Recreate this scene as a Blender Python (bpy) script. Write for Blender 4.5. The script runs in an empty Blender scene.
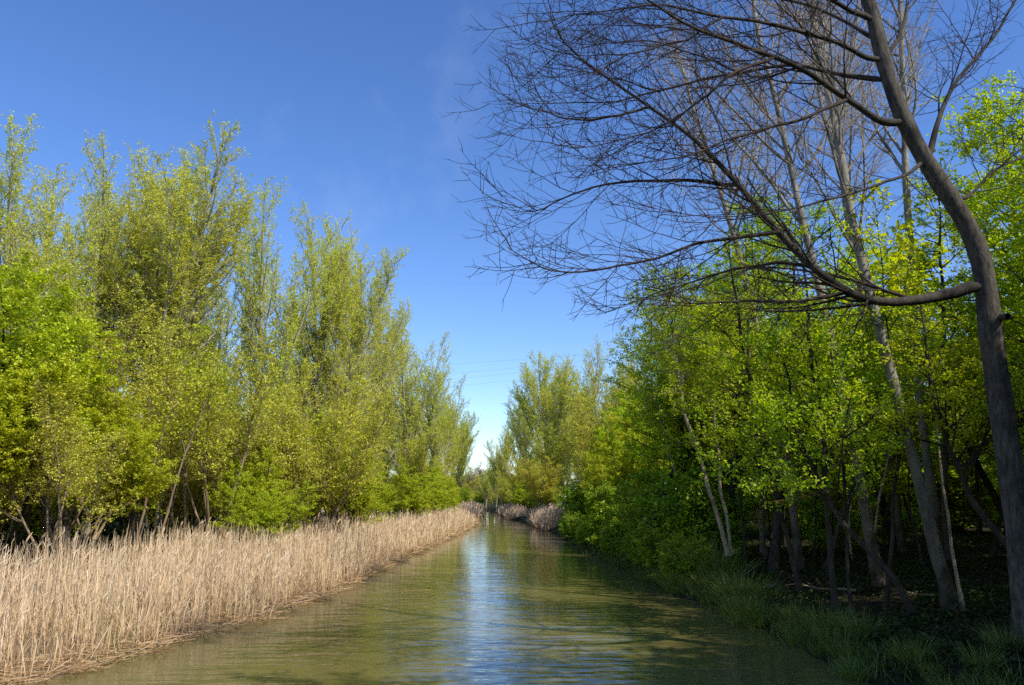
import bpy, math
import numpy as np
from mathutils import Matrix, Vector, Euler

C = bpy.context.scene.collection
PI = math.pi
R = math.radians

# ------------------------------------------------------------------ camera
F_PX, W, H = 768.0, 1024, 685
PITCH, YAW, EYE = R(11.55), R(1.87), 3.0
cam_d = bpy.data.cameras.new("camera"); cam = bpy.data.objects.new("camera", cam_d); C.objects.link(cam)
cam_d.sensor_width = 36.0; cam_d.lens = 27.0; cam_d.clip_start = 0.1; cam_d.clip_end = 5000
cam.location = (0, 0, EYE); cam.rotation_euler = (PI / 2 + PITCH, 0, -YAW)
bpy.context.scene.camera = cam
CM = cam.rotation_euler.to_matrix()

def at(px, py, Y):
    """world point seen at photo position (px, py) and at depth Y along the canal"""
    d = CM @ Vector(((px - W / 2) / F_PX, (H / 2 - py) / F_PX, -1.0))
    t = Y / d.y
    return np.array((d.x * t, Y, EYE + d.z * t))

# ------------------------------------------------------------------ banks
LE = [(-60, -8.6), (8, -8.6), (13.6, -7.7), (15.5, -7.2), (18, -6.5), (21.5, -5.8), (26, -5.2), (32, -4.9), (42, -4.5), (56, -3.7), (80, -2.2),
      (100, -1.4), (108, -2.0), (135, -1.6), (175, -1.2), (200, -5), (230, -18), (300, -60), (600, -240)]
RE = [(-60, 7.0), (8, 7.0), (12.8, 6.7), (14.5, 6.5), (16.5, 6.3), (19, 6.6), (22, 6.6), (24, 6.3), (28, 5.9), (33, 6.4), (36, 6.1), (45, 5.9), (58, 6.0), (75, 6.0), (90, 6.0), (100, 5.2),
      (120, 3.6), (150, 3.0), (180, 2.2), (200, 0.5), (230, -8), (300, -48), (600, -225)]
LY, LX = map(np.array, zip(*LE)); RY, RX = map(np.array, zip(*RE))
def edge_l(Y): return np.interp(Y, LY, LX) + 0.25 * np.sin(np.asarray(Y) * 1.3) * 0.6 + 0.12 * np.sin(np.asarray(Y) * 3.1 + 1)
def edge_r(Y): return np.interp(Y, RY, RX) + 0.18 * np.sin(np.asarray(Y) * 1.1 + 2) + 0.1 * np.sin(np.asarray(Y) * 2.7)
def ground_z(x, Y):
    x = np.asarray(x, float); Y = np.asarray(Y, float)
    dl = edge_l(Y) - x; dr = x - edge_r(Y)
    inside = np.minimum(-dl, -dr)
    zl = np.clip(0.0 + 0.07 * dl, -1, 0.42) + 0.02 * np.clip(dl - 8, 0, 40)
    zr = np.where(dr < 1.0, 0.45 * dr, 0.45 + 0.07 * np.clip(dr - 1, 0, 8)) + 0.015 * np.clip(dr - 9, 0, 60)
    bump = 0.05 * np.sin(x * 1.7 + Y * 0.6) * np.sin(Y * 1.3 - x * 0.4) + 0.03 * np.sin(x * 4.1) * np.sin(Y * 3.7)
    z = np.where(dl > 0, zl + bump * np.clip(dl, 0, 1), np.where(dr > 0, zr + bump * np.clip(dr, 0, 1), -np.clip(inside * 0.6, 0, 1.4)))
    return z

# ------------------------------------------------------------------ materials
def new_mat(name):
    m = bpy.data.materials.new(name); m.use_nodes = True
    nt = m.node_tree; nt.nodes.clear()
    out = nt.nodes.new("ShaderNodeOutputMaterial")
    return m, nt, out
def N(nt, t, **kw):
    n = nt.nodes.new(t)
    for k, v in kw.items():
        if k in n.inputs: n.inputs[k].default_value = v
        else: setattr(n, k, v)
    return n
def ramp(nt, fac, stops):
    r = N(nt, "ShaderNodeValToRGB"); e = r.color_ramp.elements
    while len(e) < len(stops): e.new(0.5)
    for el, (p, c) in zip(e, stops): el.position = p; el.color = (*c, 1)
    nt.links.new(fac, r.inputs[0]); return r.outputs[0]
def mapped(nt, scale=(1, 1, 1), obj=True):
    tc = N(nt, "ShaderNodeTexCoord"); mp = N(nt, "ShaderNodeMapping"); mp.inputs["Scale"].default_value = scale
    nt.links.new(tc.outputs["Object"], mp.inputs[0]); return mp.outputs[0]
def noise(nt, vec, scale, detail=4, rough=0.55):
    n = N(nt, "ShaderNodeTexNoise"); n.inputs["Scale"].default_value = scale; n.inputs["Detail"].default_value = detail
    n.inputs["Roughness"].default_value = rough
    if vec is not None: nt.links.new(vec, n.inputs["Vector"])
    return n.outputs["Fac"]

def leaf_mat(name, cols, trans_mul=(1.5, 1.6, 0.55), tfac=0.42, obj_var=0.12, nscale=0.5):
    m, nt, out = new_mat(name)
    geo = N(nt, "ShaderNodeNewGeometry")
    c1 = ramp(nt, geo.outputs["Random Per Island"], [(i / (len(cols) - 1), c) for i, c in enumerate(cols)])
    oi = N(nt, "ShaderNodeObjectInfo")
    nz = noise(nt, mapped(nt), nscale, 2)
    hsv = N(nt, "ShaderNodeHueSaturation")
    a = N(nt, "ShaderNodeMath", operation="MULTIPLY_ADD"); a.inputs[1].default_value = obj_var * 0.28; a.inputs[2].default_value = 0.5 - obj_var * 0.14
    nt.links.new(oi.outputs["Random"], a.inputs[0]); nt.links.new(a.outputs[0], hsv.inputs["Hue"])
    v = N(nt, "ShaderNodeMath", operation="MULTIPLY_ADD"); v.inputs[1].default_value = 1.0; v.inputs[2].default_value = 0.6
    nt.links.new(nz, v.inputs[0]); nt.links.new(v.outputs[0], hsv.inputs["Value"])
    nt.links.new(c1, hsv.inputs["Color"])
    mul = N(nt, "ShaderNodeMix", data_type="RGBA", blend_type="MULTIPLY"); mul.inputs[0].default_value = 1
    nt.links.new(hsv.outputs[0], mul.inputs[6]); mul.inputs[7].default_value = (*trans_mul, 1)
    d = N(nt, "ShaderNodeBsdfDiffuse"); t = N(nt, "ShaderNodeBsdfTranslucent"); mx = N(nt, "ShaderNodeMixShader")
    nt.links.new(hsv.outputs[0], d.inputs[0]); nt.links.new(mul.outputs[2], t.inputs[0])
    mx.inputs[0].default_value = tfac
    nt.links.new(d.outputs[0], mx.inputs[1]); nt.links.new(t.outputs[0], mx.inputs[2])
    g = N(nt, "ShaderNodeBsdfGlossy"); g.inputs["Roughness"].default_value = 0.5; g.inputs[0].default_value = (0.6, 0.65, 0.5, 1)
    mx2 = N(nt, "ShaderNodeMixShader"); mx2.inputs[0].default_value = 0.05
    nt.links.new(mx.outputs[0], mx2.inputs[1]); nt.links.new(g.outputs[0], mx2.inputs[2])
    nt.links.new(mx2.outputs[0], out.inputs[0]); return m

def bark_mat(name, dark, light, blotch=None, scale=9.0, foot=None):
    m, nt, out = new_mat(name)
    p = N(nt, "ShaderNodeBsdfPrincipled"); p.inputs["Roughness"].default_value = 0.9
    p.inputs["Specular IOR Level"].default_value = 0.2
    v = mapped(nt, (1, 1, 0.28)); n1 = noise(nt, v, scale, 6, 0.65)
    col = ramp(nt, n1, [(0.3, dark), (0.68, light)])
    n2 = noise(nt, mapped(nt, (1, 1, 0.8)), 1.6, 4, 0.6)
    mx = N(nt, "ShaderNodeMix", data_type="RGBA")
    b = blotch or tuple(c * 0.45 for c in dark)
    f = ramp(nt, n2, [(0.5, (0, 0, 0)), (0.66, (0.8, 0.8, 0.8))])
    nt.links.new(f, mx.inputs[0]); nt.links.new(col, mx.inputs[6]); mx.inputs[7].default_value = (*b, 1)
    nt.links.new(mx.outputs[2], p.inputs["Base Color"])
    if foot:      # shade low in the wood painted into the bark colour, darkest at the ground
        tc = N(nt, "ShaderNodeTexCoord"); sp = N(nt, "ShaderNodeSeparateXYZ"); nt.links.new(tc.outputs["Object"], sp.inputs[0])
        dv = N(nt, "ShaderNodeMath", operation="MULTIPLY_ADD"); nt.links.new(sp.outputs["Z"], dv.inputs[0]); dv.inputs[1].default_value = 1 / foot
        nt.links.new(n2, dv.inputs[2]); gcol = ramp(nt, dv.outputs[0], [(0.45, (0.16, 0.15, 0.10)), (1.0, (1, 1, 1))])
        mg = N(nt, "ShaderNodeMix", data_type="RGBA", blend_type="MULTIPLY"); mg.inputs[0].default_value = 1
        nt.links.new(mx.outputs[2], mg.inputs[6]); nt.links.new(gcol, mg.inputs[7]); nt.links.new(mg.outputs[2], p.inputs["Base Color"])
    bp = N(nt, "ShaderNodeBump"); bp.inputs["Strength"].default_value = 1.0; bp.inputs["Distance"].default_value = 0.03
    nt.links.new(n1, bp.inputs["Height"]); nt.links.new(bp.outputs[0], p.inputs["Normal"])
    nt.links.new(p.outputs[0], out.inputs[0]); return m

M = {}
M["poplar"] = leaf_mat("poplar_leaf", [(0.46, 0.46, 0.04), (0.62, 0.60, 0.05), (0.56, 0.60, 0.05), (0.72, 0.68, 0.08)], (1.1, 1.1, 0.5), 0.4, 0.06)
M["lime"] = leaf_mat("lime_green_leaf", [(0.34, 0.40, 0.018), (0.50, 0.55, 0.022), (0.64, 0.66, 0.03), (0.40, 0.47, 0.02)], (1.1, 1.12, 0.4), 0.42, 0.06)
M["olive"] = leaf_mat("olive_leaf", [(0.48, 0.47, 0.04), (0.58, 0.60, 0.05), (0.66, 0.66, 0.06), (0.54, 0.46, 0.08)], (1.1, 1.1, 0.5), 0.35, 0.07)
M["maple"] = leaf_mat("fresh_maple_leaf", [(0.24, 0.31, 0.016), (0.38, 0.45, 0.018), (0.52, 0.58, 0.022), (0.30, 0.38, 0.016)], (1.5, 1.5, 0.35), 0.6)
M["bush"] = leaf_mat("bush_leaf", [(0.20, 0.28, 0.02), (0.32, 0.43, 0.025), (0.44, 0.54, 0.03)], (1.3, 1.4, 0.5), 0.4)
M["brown"] = leaf_mat("brown_bud", [(0.24, 0.18, 0.09), (0.32, 0.25, 0.12), (0.30, 0.27, 0.09)], (1.1, 1.0, 0.7), 0.2)
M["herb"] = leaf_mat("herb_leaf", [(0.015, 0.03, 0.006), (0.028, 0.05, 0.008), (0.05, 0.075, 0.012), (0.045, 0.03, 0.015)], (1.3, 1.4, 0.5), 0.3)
M["bark_grey"] = bark_mat("poplar_bark", (0.20, 0.175, 0.12), (0.44, 0.40, 0.30))
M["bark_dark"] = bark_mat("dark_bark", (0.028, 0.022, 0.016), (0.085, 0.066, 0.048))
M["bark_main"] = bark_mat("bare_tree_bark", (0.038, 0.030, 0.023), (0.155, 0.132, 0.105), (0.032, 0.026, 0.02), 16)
M["bark_twig"] = bark_mat("bare_twig_bark", (0.035, 0.025, 0.020), (0.085, 0.062, 0.050), None, 5)
M["bark_limb"] = bark_mat("bare_limb_bark", (0.030, 0.024, 0.019), (0.10, 0.083, 0.068), None, 14)
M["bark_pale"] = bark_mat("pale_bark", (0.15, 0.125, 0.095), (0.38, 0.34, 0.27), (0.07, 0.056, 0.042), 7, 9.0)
M["bark_palebrown"] = bark_mat("pale_brown_bark", (0.28, 0.21, 0.14), (0.52, 0.41, 0.29), (0.08, 0.06, 0.04), 7)
M["deadwood"] = bark_mat("orange_deadwood", (0.26, 0.13, 0.045), (0.50, 0.28, 0.11), (0.2, 0.1, 0.04), 8)
M["twig_brown"] = bark_mat("brown_twig", (0.20, 0.14, 0.08), (0.36, 0.26, 0.16), None, 3)

M["dead_leaf"] = leaf_mat("dead_leaf", [(0.05, 0.03, 0.015), (0.11, 0.07, 0.035), (0.17, 0.11, 0.05), (0.08, 0.05, 0.03)], (1, 1, 1), 0.15)
def reed_mat(name, cols, green):
    m, nt, out = new_mat(name)
    geo = N(nt, "ShaderNodeNewGeometry")
    c = ramp(nt, geo.outputs["Random Per Island"], [(i / (len(cols) - 1), q) for i, q in enumerate(cols)] )
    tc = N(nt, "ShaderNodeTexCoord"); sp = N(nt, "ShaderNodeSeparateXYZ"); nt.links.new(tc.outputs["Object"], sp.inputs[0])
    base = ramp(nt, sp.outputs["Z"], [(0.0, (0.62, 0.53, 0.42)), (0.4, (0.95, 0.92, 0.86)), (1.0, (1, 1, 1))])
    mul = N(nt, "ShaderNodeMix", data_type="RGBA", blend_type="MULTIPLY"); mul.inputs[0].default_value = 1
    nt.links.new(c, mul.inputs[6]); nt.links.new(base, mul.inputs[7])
    nz = noise(nt, mapped(nt), 0.8, 3)
    f = ramp(nt, nz, [(0.55, (0, 0, 0)), (0.72, (green, green, green))])
    mg = N(nt, "ShaderNodeMix", data_type="RGBA"); nt.links.new(f, mg.inputs[0]); nt.links.new(mul.outputs[2], mg.inputs[6]); mg.inputs[7].default_value = (0.27, 0.30, 0.07, 1)
    d = N(nt, "ShaderNodeBsdfDiffuse"); t = N(nt, "ShaderNodeBsdfTranslucent"); mx = N(nt, "ShaderNodeMixShader"); mx.inputs[0].default_value = 0.15
    nt.links.new(mg.outputs[2], d.inputs[0]); nt.links.new(mg.outputs[2], t.inputs[0])
    nt.links.new(d.outputs[0], mx.inputs[1]); nt.links.new(t.outputs[0], mx.inputs[2]); nt.links.new(mx.outputs[0], out.inputs[0])
    return m
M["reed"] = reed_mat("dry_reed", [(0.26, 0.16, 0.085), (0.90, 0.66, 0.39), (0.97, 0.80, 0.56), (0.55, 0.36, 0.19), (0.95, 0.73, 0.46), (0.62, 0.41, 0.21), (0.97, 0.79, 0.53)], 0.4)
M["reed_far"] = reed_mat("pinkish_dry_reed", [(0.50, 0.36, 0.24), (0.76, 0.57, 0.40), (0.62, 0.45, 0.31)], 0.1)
M["sedge"] = leaf_mat("sedge_blade", [(0.075, 0.11, 0.02), (0.13, 0.18, 0.028), (0.20, 0.25, 0.045), (0.30, 0.29, 0.09)], (1.2, 1.3, 0.6), 0.3)

def ground_mat():
    m, nt, out = new_mat("woodland_soil")
    p = N(nt, "ShaderNodeBsdfPrincipled"); p.inputs["Roughness"].default_value = 1; p.inputs["Specular IOR Level"].default_value = 0.1
    v = mapped(nt); n1 = noise(nt, v, 0.5, 5, 0.65); n2 = noise(nt, v, 9, 6, 0.7)
    c1 = ramp(nt, n2, [(0.3, (0.014, 0.011, 0.007)), (0.55, (0.038, 0.028, 0.017)), (0.75, (0.09, 0.066, 0.036))])
    c2 = ramp(nt, n2, [(0.3, (0.012, 0.02, 0.005)), (0.6, (0.035, 0.05, 0.012)), (0.8, (0.07, 0.085, 0.02))])
    mx = N(nt, "ShaderNodeMix", data_type="RGBA"); nt.links.new(ramp(nt, n1, [(0.42, (0, 0, 0)), (0.6, (1, 1, 1))]), mx.inputs[0])
    nt.links.new(c1, mx.inputs[6]); nt.links.new(c2, mx.inputs[7]); la = N(nt, "ShaderNodeAttribute", attribute_name="reed_litter"); m3 = N(nt, "ShaderNodeMix", data_type="RGBA"); nt.links.new(la.outputs["Fac"], m3.inputs[0])
    nt.links.new(mx.outputs[2], m3.inputs[6]); nt.links.new(ramp(nt, n2, [(0.3, (0.10, 0.07, 0.04)), (0.7, (0.36, 0.26, 0.15))]), m3.inputs[7]); nt.links.new(m3.outputs[2], p.inputs["Base Color"])
    b = N(nt, "ShaderNodeBump"); b.inputs["Strength"].default_value = 0.8; b.inputs["Distance"].default_value = 0.08
    nt.links.new(n2, b.inputs["Height"]); nt.links.new(b.outputs[0], p.inputs["Normal"]); nt.links.new(p.outputs[0], out.inputs[0]); return m
M["ground"] = ground_mat()

def water_mat():
    m, nt, out = new_mat("murky_canal_water")
    p = N(nt, "ShaderNodeBsdfPrincipled"); p.inputs["Roughness"].default_value = 0.02; p.inputs["IOR"].default_value = 1.333
    p.subsurface_method = "BURLEY"; p.inputs["Subsurface Weight"].default_value = 0.0; p.inputs["Subsurface Radius"].default_value = (1, 0.9, 0.5); p.inputs["Subsurface Scale"].default_value = 0.9
    v = mapped(nt, (1, 1, 1))
    nb = noise(nt, mapped(nt, (0.25, 0.06, 1)), 1.0, 3)
    nt.links.new(ramp(nt, nb, [(0.3, (0.132, 0.112, 0.036)), (0.7, (0.162, 0.138, 0.048))]), p.inputs["Base Color"])
    # long low ripples lying across the canal, patches of breeze roughen the near water
    r1 = noise(nt, mapped(nt, (0.9, 3.2, 1)), 1.0, 3, 0.5)
    r2 = noise(nt, mapped(nt, (2.6, 7.5, 1)), 1.0, 3, 0.55)
    r3 = noise(nt, mapped(nt, (0.22, 0.7, 1)), 1.0, 2, 0.5)
    patch = ramp(nt, noise(nt, mapped(nt, (0.16, 0.09, 1)), 1.0, 2), [(0.4, (0.25,) * 3), (0.62, (1, 1, 1))])
    a = N(nt, "ShaderNodeMath", operation="MULTIPLY"); nt.links.new(r2, a.inputs[0]); nt.links.new(patch, a.inputs[1])
    b = N(nt, "ShaderNodeMath", operation="MULTIPLY_ADD"); nt.links.new(a.outputs[0], b.inputs[0]); b.inputs[1].default_value = 0.24; nt.links.new(r1, b.inputs[2])
    c = N(nt, "ShaderNodeMath", operation="MULTIPLY_ADD"); nt.links.new(r3, c.inputs[0]); c.inputs[1].default_value = 1.6; nt.links.new(b.outputs[0], c.inputs[2])
    # the breeze dies out between the trees farther up the canal
    tc = N(nt, "ShaderNodeTexCoord"); sp = N(nt, "ShaderNodeSeparateXYZ"); nt.links.new(tc.outputs["Object"], sp.inputs[0])
    calm = N(nt, "ShaderNodeMapRange"); calm.inputs["From Min"].default_value = 17; calm.inputs["From Max"].default_value = 48; calm.inputs["To Min"].default_value = 1.0; calm.inputs["To Max"].default_value = 0.3
    nt.links.new(sp.outputs["Y"], calm.inputs["Value"])
    bp = N(nt, "ShaderNodeBump"); nt.links.new(calm.outputs[0], bp.inputs["Strength"]); bp.inputs["Distance"].default_value = 0.026
    nt.links.new(c.outputs[0], bp.inputs["Height"]); nt.links.new(bp.outputs[0], p.inputs["Normal"])
    nt.links.new(p.outputs[0], out.inputs[0]); return m
M["water"] = water_mat()
def plain_mat(name, col, rough=0.6):
    m, nt, out = new_mat(name); p = N(nt, "ShaderNodeBsdfPrincipled"); p.inputs["Base Color"].default_value = (*col, 1); p.inputs["Roughness"].default_value = rough
    nt.links.new(p.outputs[0], out.inputs[0]); return m
M["wire"] = plain_mat("aluminium_wire", (0.30, 0.30, 0.32), 0.5)

# ------------------------------------------------------------------ mesh helpers
def quad_mesh(name, V, Q, mat, smooth=False):
    V = np.ascontiguousarray(V, np.float32).reshape(-1, 3); Q = np.ascontiguousarray(Q, np.int32).reshape(-1, 4)
    me = bpy.data.meshes.new(name)
    me.vertices.add(len(V)); me.vertices.foreach_set("co", V.ravel())
    me.loops.add(len(Q) * 4); me.loops.foreach_set("vertex_index", Q.ravel())
    me.polygons.add(len(Q)); me.polygons.foreach_set("loop_start", np.arange(len(Q), dtype=np.int32) * 4)
    me.polygons.foreach_set("use_smooth", np.full(len(Q), smooth, dtype=bool))
    me.update(calc_edges=True); me.materials.append(mat); return me
class MB:
    def __init__(s): s.V = []; s.Q = []; s.n = 0
    def add(s, V, Q):
        V = np.asarray(V).reshape(-1, 3); s.V.append(V); s.Q.append(np.asarray(Q).reshape(-1, 4) + s.n); s.n += len(V)
    def mesh(s, name, mat, smooth=False): return quad_mesh(name, np.concatenate(s.V), np.concatenate(s.Q), mat, smooth)
def nrm(a): return a / np.maximum(np.linalg.norm(a, axis=-1, keepdims=True), 1e-9)
def tubes(mb, P, Rd, k):
    """P (M,n,3) centre lines, Rd (M,n) radii: k-sided tubes"""
    Mn, n = P.shape[:2]
    if Mn == 0: return
    T = nrm(np.gradient(P, axis=1))
    ref = np.where(np.abs(T[:, :1, 2:3]).mean(1, keepdims=True) > 0.85, np.array([[[1., 0, 0]]]), np.array([[[0, 0, 1.]]]))
    A = nrm(np.cross(T, np.broadcast_to(ref, T.shape))); B = np.cross(T, A)
    th = np.arange(k) * 2 * PI / k
    V = P[:, :, None, :] + Rd[:, :, None, None] * (A[:, :, None, :] * np.cos(th)[None, None, :, None] + B[:, :, None, :] * np.sin(th)[None, None, :, None])
    i = np.arange(n - 1)[:, None]; j = np.arange(k)[None, :]; j2 = (j + 1) % k
    q = np.stack([i * k + j, i * k + j2, (i + 1) * k + j2, (i + 1) * k + j], -1).reshape(-1, 4)
    Q = (np.arange(Mn) * n * k)[:, None, None] + q[None]
    mb.add(V, Q)
def grow(rng, P0, D0, L, n, wander, trop=(0, 0, 1), ts=0.0):
    d = nrm(D0); P = [P0]; trop = np.asarray(trop, float)
    for i in range(n - 1):
        d = nrm(d + rng.normal(0, wander, d.shape) + trop * ts); P.append(P[-1] + d * (L / (n - 1))[:, None])
    return np.stack(P, 1)
def sample(P, idx, t):
    n = P.shape[1]; f = t * (n - 1); i = np.clip(f.astype(int), 0, n - 2); w = f - i
    if P.ndim == 3: return P[idx, i] * (1 - w)[:, None] + P[idx, i + 1] * w[:, None], nrm(P[idx, i + 1] - P[idx, i])
    return P[idx, i] * (1 - w) + P[idx, i + 1] * w
def kids(rng, P, Rd, cnt, t0, t1, ang, angsd, lens, n, wander, ts, trop=(0, 0, 1), flat=1.0, rr=0.55, rtip=0.3, even=True, bias=None, rmin=0.003):
    """children of the branches P; lens(t, idx) -> length. Returns P, R"""
    Mn = len(P)
    c = np.full(Mn, cnt) if np.isscalar(cnt) else np.asarray(cnt)
    idx = np.repeat(np.arange(Mn), c)
    if even:
        k = np.concatenate([np.arange(q) for q in c]) if len(c) else np.zeros(0)
        t = t0 + (t1 - t0) * np.clip((k + rng.uniform(0, 1, len(idx))) / np.maximum(c[idx], 1), 0, 1)
    else: t = rng.uniform(t0, t1, len(idx))
    p, T = sample(P, idx, t); r = sample(Rd, idx, t)
    nv = rng.normal(0, 1, p.shape); nv[:, 2] *= flat
    if bias is not None: nv = nv + np.asarray(bias)
    nv = nrm(nv - T * (nv * T).sum(-1, keepdims=True))
    a = np.radians(rng.normal(ang, angsd, len(p)))[:, None]
    d = T * np.cos(a) + nv * np.sin(a)
    L = lens(t, idx) * rng.uniform(0.7, 1.25, len(p))
    cp = grow(rng, p, d, L, n, wander, trop, ts)
    r0 = np.maximum(r * rr * rng.uniform(0.7, 1.1, len(p)), rmin)
    cr = r0[:, None] * np.linspace(1, rtip, n)[None]
    return cp, cr
def leaves(rng, mb, P, per, a, b, spread, up=0.5, t0=0.1, droop=0.0):
    idx = np.repeat(np.arange(len(P)), per); t = rng.uniform(t0, 1, len(idx))
    p, T = sample(P, idx, t)
    c = p + rng.normal(0, spread, p.shape)
    nn = nrm(rng.normal(0, 1, p.shape) + np.array([0, 0, up * 2]))
    u = nrm(np.cross(nn, rng.normal(0, 1, p.shape))); v = np.cross(nn, u)
    s = rng.uniform(0.65, 1.25, len(p))[:, None]
    fold = nn * b * 0.35 * s
    V = np.stack([c - u * a * s, c + v * b * s + fold - u * a * 0.15 * s, c + u * a * s - np.array([0, 0, droop]) * s, c - v * b * s + fold - u * a * 0.15 * s], 1)
    mb.add(V, np.arange(len(c) * 4).reshape(-1, 4))

# ------------------------------------------------------------------ object helpers
def link(name, me, parent=None):
    o = bpy.data.objects.new(name, me); C.objects.link(o)
    if parent is not None: o.parent = parent
    return o
def tag(o, label, cat, group=None):
    o["label"] = label; o["category"] = cat
    if group: o["group"] = group
def kind(o, k, label=None):
    o["kind"] = k
    if label: o["label"] = label
PROTO = {}
def proto(key, name, parts):
    co = []
    for _, me, _h in parts:
        c = np.zeros(len(me.vertices) * 3, np.float32); me.vertices.foreach_get("co", c); co.append(c.reshape(-1, 3))
    co = np.concatenate(co); top = float(np.quantile(co[:, 2], 0.9995)); tip = co[co[:, 2] > top * 0.93].mean(0)
    PROTO.setdefault(key, []).append((name, [(a, b, top) for a, b, _h in parts], (float(tip[0]), float(tip[1]))))
CNT = {}
def place(key, x, y, h, label, cat, group=None, rot=None, lean=(0, 0), wide=1.0, var=None, sink=0.06):
    """a copy of a prototype tree with copies of its parts, scaled to stand h metres tall"""
    vs = PROTO[key]; k = CNT.get(key, 0); CNT[key] = k + 1
    name, parts, tip = vs[(k if var is None else var) % len(vs)]
    root = bpy.data.objects.new(name, None); C.objects.link(root); root.empty_display_size = 0.5
    root.location = (x, y, float(ground_z(x, y)) - sink)
    root.rotation_euler = (lean[0], lean[1], (k * 2.399 if rot is None else rot))
    root.rotation_mode = "XYZ"
    for pn, me, h0 in parts:
        o = link(pn, me, root)
    s = h / parts[0][2]; root.scale = (s * wide, s * wide, s)
    tag(root, label, cat, group); return root

# ------------------------------------------------------------------ tree prototypes
def make_poplar(seed, hgt=24.0, key="poplar", leafm="poplar", ln=6, spread_ang=32, name="poplar_tree", full=1.0, lead=3):
    rng = np.random.default_rng(seed); n = 16
    tr = grow(rng, np.zeros((1, 3)), np.array([[0.0, 0, 1]]), np.array([hgt * 0.95]), n, 0.035, ts=0.05)
    trr = (0.26 * np.linspace(1, 0.05, n) ** 0.9)[None]
    q = np.array([4, 5, 7, 8][:lead]); az = rng.uniform(0, 2 * PI) + np.arange(lead) * 2.1
    ld = grow(rng, tr[0, q], np.stack([0.42 * np.cos(az), 0.42 * np.sin(az), np.ones(lead)], 1), hgt * (0.90 - q / 15) * rng.uniform(0.85, 1.0, lead), n, 0.04, ts=0.035)
    P = np.concatenate([tr, ld]); Rr = np.concatenate([trr, 0.10 * np.linspace(1, 0.08, n)[None] * rng.uniform(0.8, 1.2, (lead, 1))])
    wood = MB(); tubes(wood, P, Rr, 8)
    top = P[:, -1, 2]; c = np.r_[44, np.full(lead, 20)]
    l1 = kids(rng, P, Rr, c, 0.15, 0.99, spread_ang, 9, lambda t, i: (1.0 + np.where(i == 0, 8.2, 4.6) * full * (1 - t) ** 0.72 * (0.5 + 0.5 * np.clip(t / 0.35, 0, 1))), 8, 0.055, 0.09, rr=0.5, rmin=0.022)
    tubes(wood, *l1, 4)
    L1 = np.linalg.norm(np.diff(l1[0], axis=1), axis=2).sum(1)
    l2 = kids(rng, *l1, np.clip((L1 * 4.2).astype(int), 3, 34), 0.12, 1.0, 38, 12, lambda t, i: 0.35 + 0.15 * L1[i] * (1.1 - 0.7 * t), 5, 0.10, 0.08, rr=0.45, rmin=0.008)
    tubes(wood, *l2, 3)
    L2 = np.linalg.norm(np.diff(l2[0], axis=1), axis=2).sum(1)
    l3 = kids(rng, *l2, np.clip((L2 * 3).astype(int), 1, 6), 0.2, 1.0, 44, 14, lambda t, i: 0.22 + 0.22 * L2[i], 3, 0.12, 0.04, rr=0.5, rmin=0.005)
    lf = MB(); leaves(rng, lf, l2[0], 2 * ln + 2, 0.043, 0.034, 0.05, 0.3); leaves(rng, lf, l3[0], int(1.6 * ln), 0.043, 0.034, 0.045, 0.3)
    tubes(wood, *l3, 3)
    proto(key, name, [("trunk", wood.mesh(name + "_trunk", M["bark_grey"], True), hgt), ("crown", lf.mesh(name + "_crown", M[leafm]), hgt)])
    return lf.n // 4

def make_round(seed, key, leafm, bark, hgt=10.0, nstem=3, ln=9, la=0.062, lb=0.045, low=0.12, spread=0.3, dens=1.0, flat=0.6, name="broadleaf_tree", ts=0.03, l1ang=52, tr0=0.11, wid=1.0, droop=0.02):
    rng = np.random.default_rng(seed)
    D = np.stack([rng.normal(0, spread, nstem), rng.normal(0, spread, nstem), np.ones(nstem)], 1)
    P0 = np.stack([rng.normal(0, 0.12 * (nstem > 1), nstem), rng.normal(0, 0.12 * (nstem > 1), nstem), np.zeros(nstem)], 1)
    L = hgt * 0.93 * np.linspace(1.0, 0.72, nstem)
    tr = grow(rng, P0, D, L, 12, 0.07, ts=0.06)
    trr = (tr0 * rng.uniform(0.7, 1.1, nstem))[:, None] * np.linspace(1, 0.09, 12)[None] * np.r_[1.5, 1.0, np.ones(10)][None]
    wood = MB(); tubes(wood, tr, trr, 7)
    l1 = kids(rng, tr, trr, int(30 * dens), low, 0.99, l1ang, 12, lambda t, i: wid * (0.4 + 0.30 * L[i] * (1 - t) ** 0.7 * (0.5 + 0.5 * np.clip(t / 0.3, 0, 1))), 7, 0.11, ts, flat=flat, rr=0.45, rmin=0.011)
    tubes(wood, *l1, 4)
    L1 = np.linalg.norm(np.diff(l1[0], axis=1), axis=2).sum(1)
    l2 = kids(rng, *l1, np.clip((L1 * 4.6).astype(int), 3, 18), 0.15, 1.0, 46, 14, lambda t, i: 0.25 + 0.30 * L1[i] * (1.1 - 0.8 * t), 5, 0.13, 0.02, flat=flat * 0.8, rr=0.5, rmin=0.006)
    tubes(wood, *l2, 3)
    L2 = np.linalg.norm(np.diff(l2[0], axis=1), axis=2).sum(1)
    l3 = kids(rng, *l2, np.clip((L2 * 4).astype(int), 1, 5), 0.25, 1.0, 45, 14, lambda t, i: 0.18 + 0.2 * L2[i], 3, 0.15, 0.0, flat=flat * 0.8, rr=0.5, rmin=0.004)
    tubes(wood, *l3, 3)
    lf = MB()
    if ln: leaves(rng, lf, l2[0], ln, la, lb, 0.05, 0.9, droop=droop); leaves(rng, lf, l3[0], max(1, ln * 2 // 3), la, lb, 0.05, 0.9, droop=droop)
    proto(key, name, [("trunk", wood.mesh(name + "_trunk", M[bark], True), hgt)] + ([("crown", lf.mesh(name + "_crown", M[leafm]), hgt)] if ln else []))
    return lf.n // 4

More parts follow.
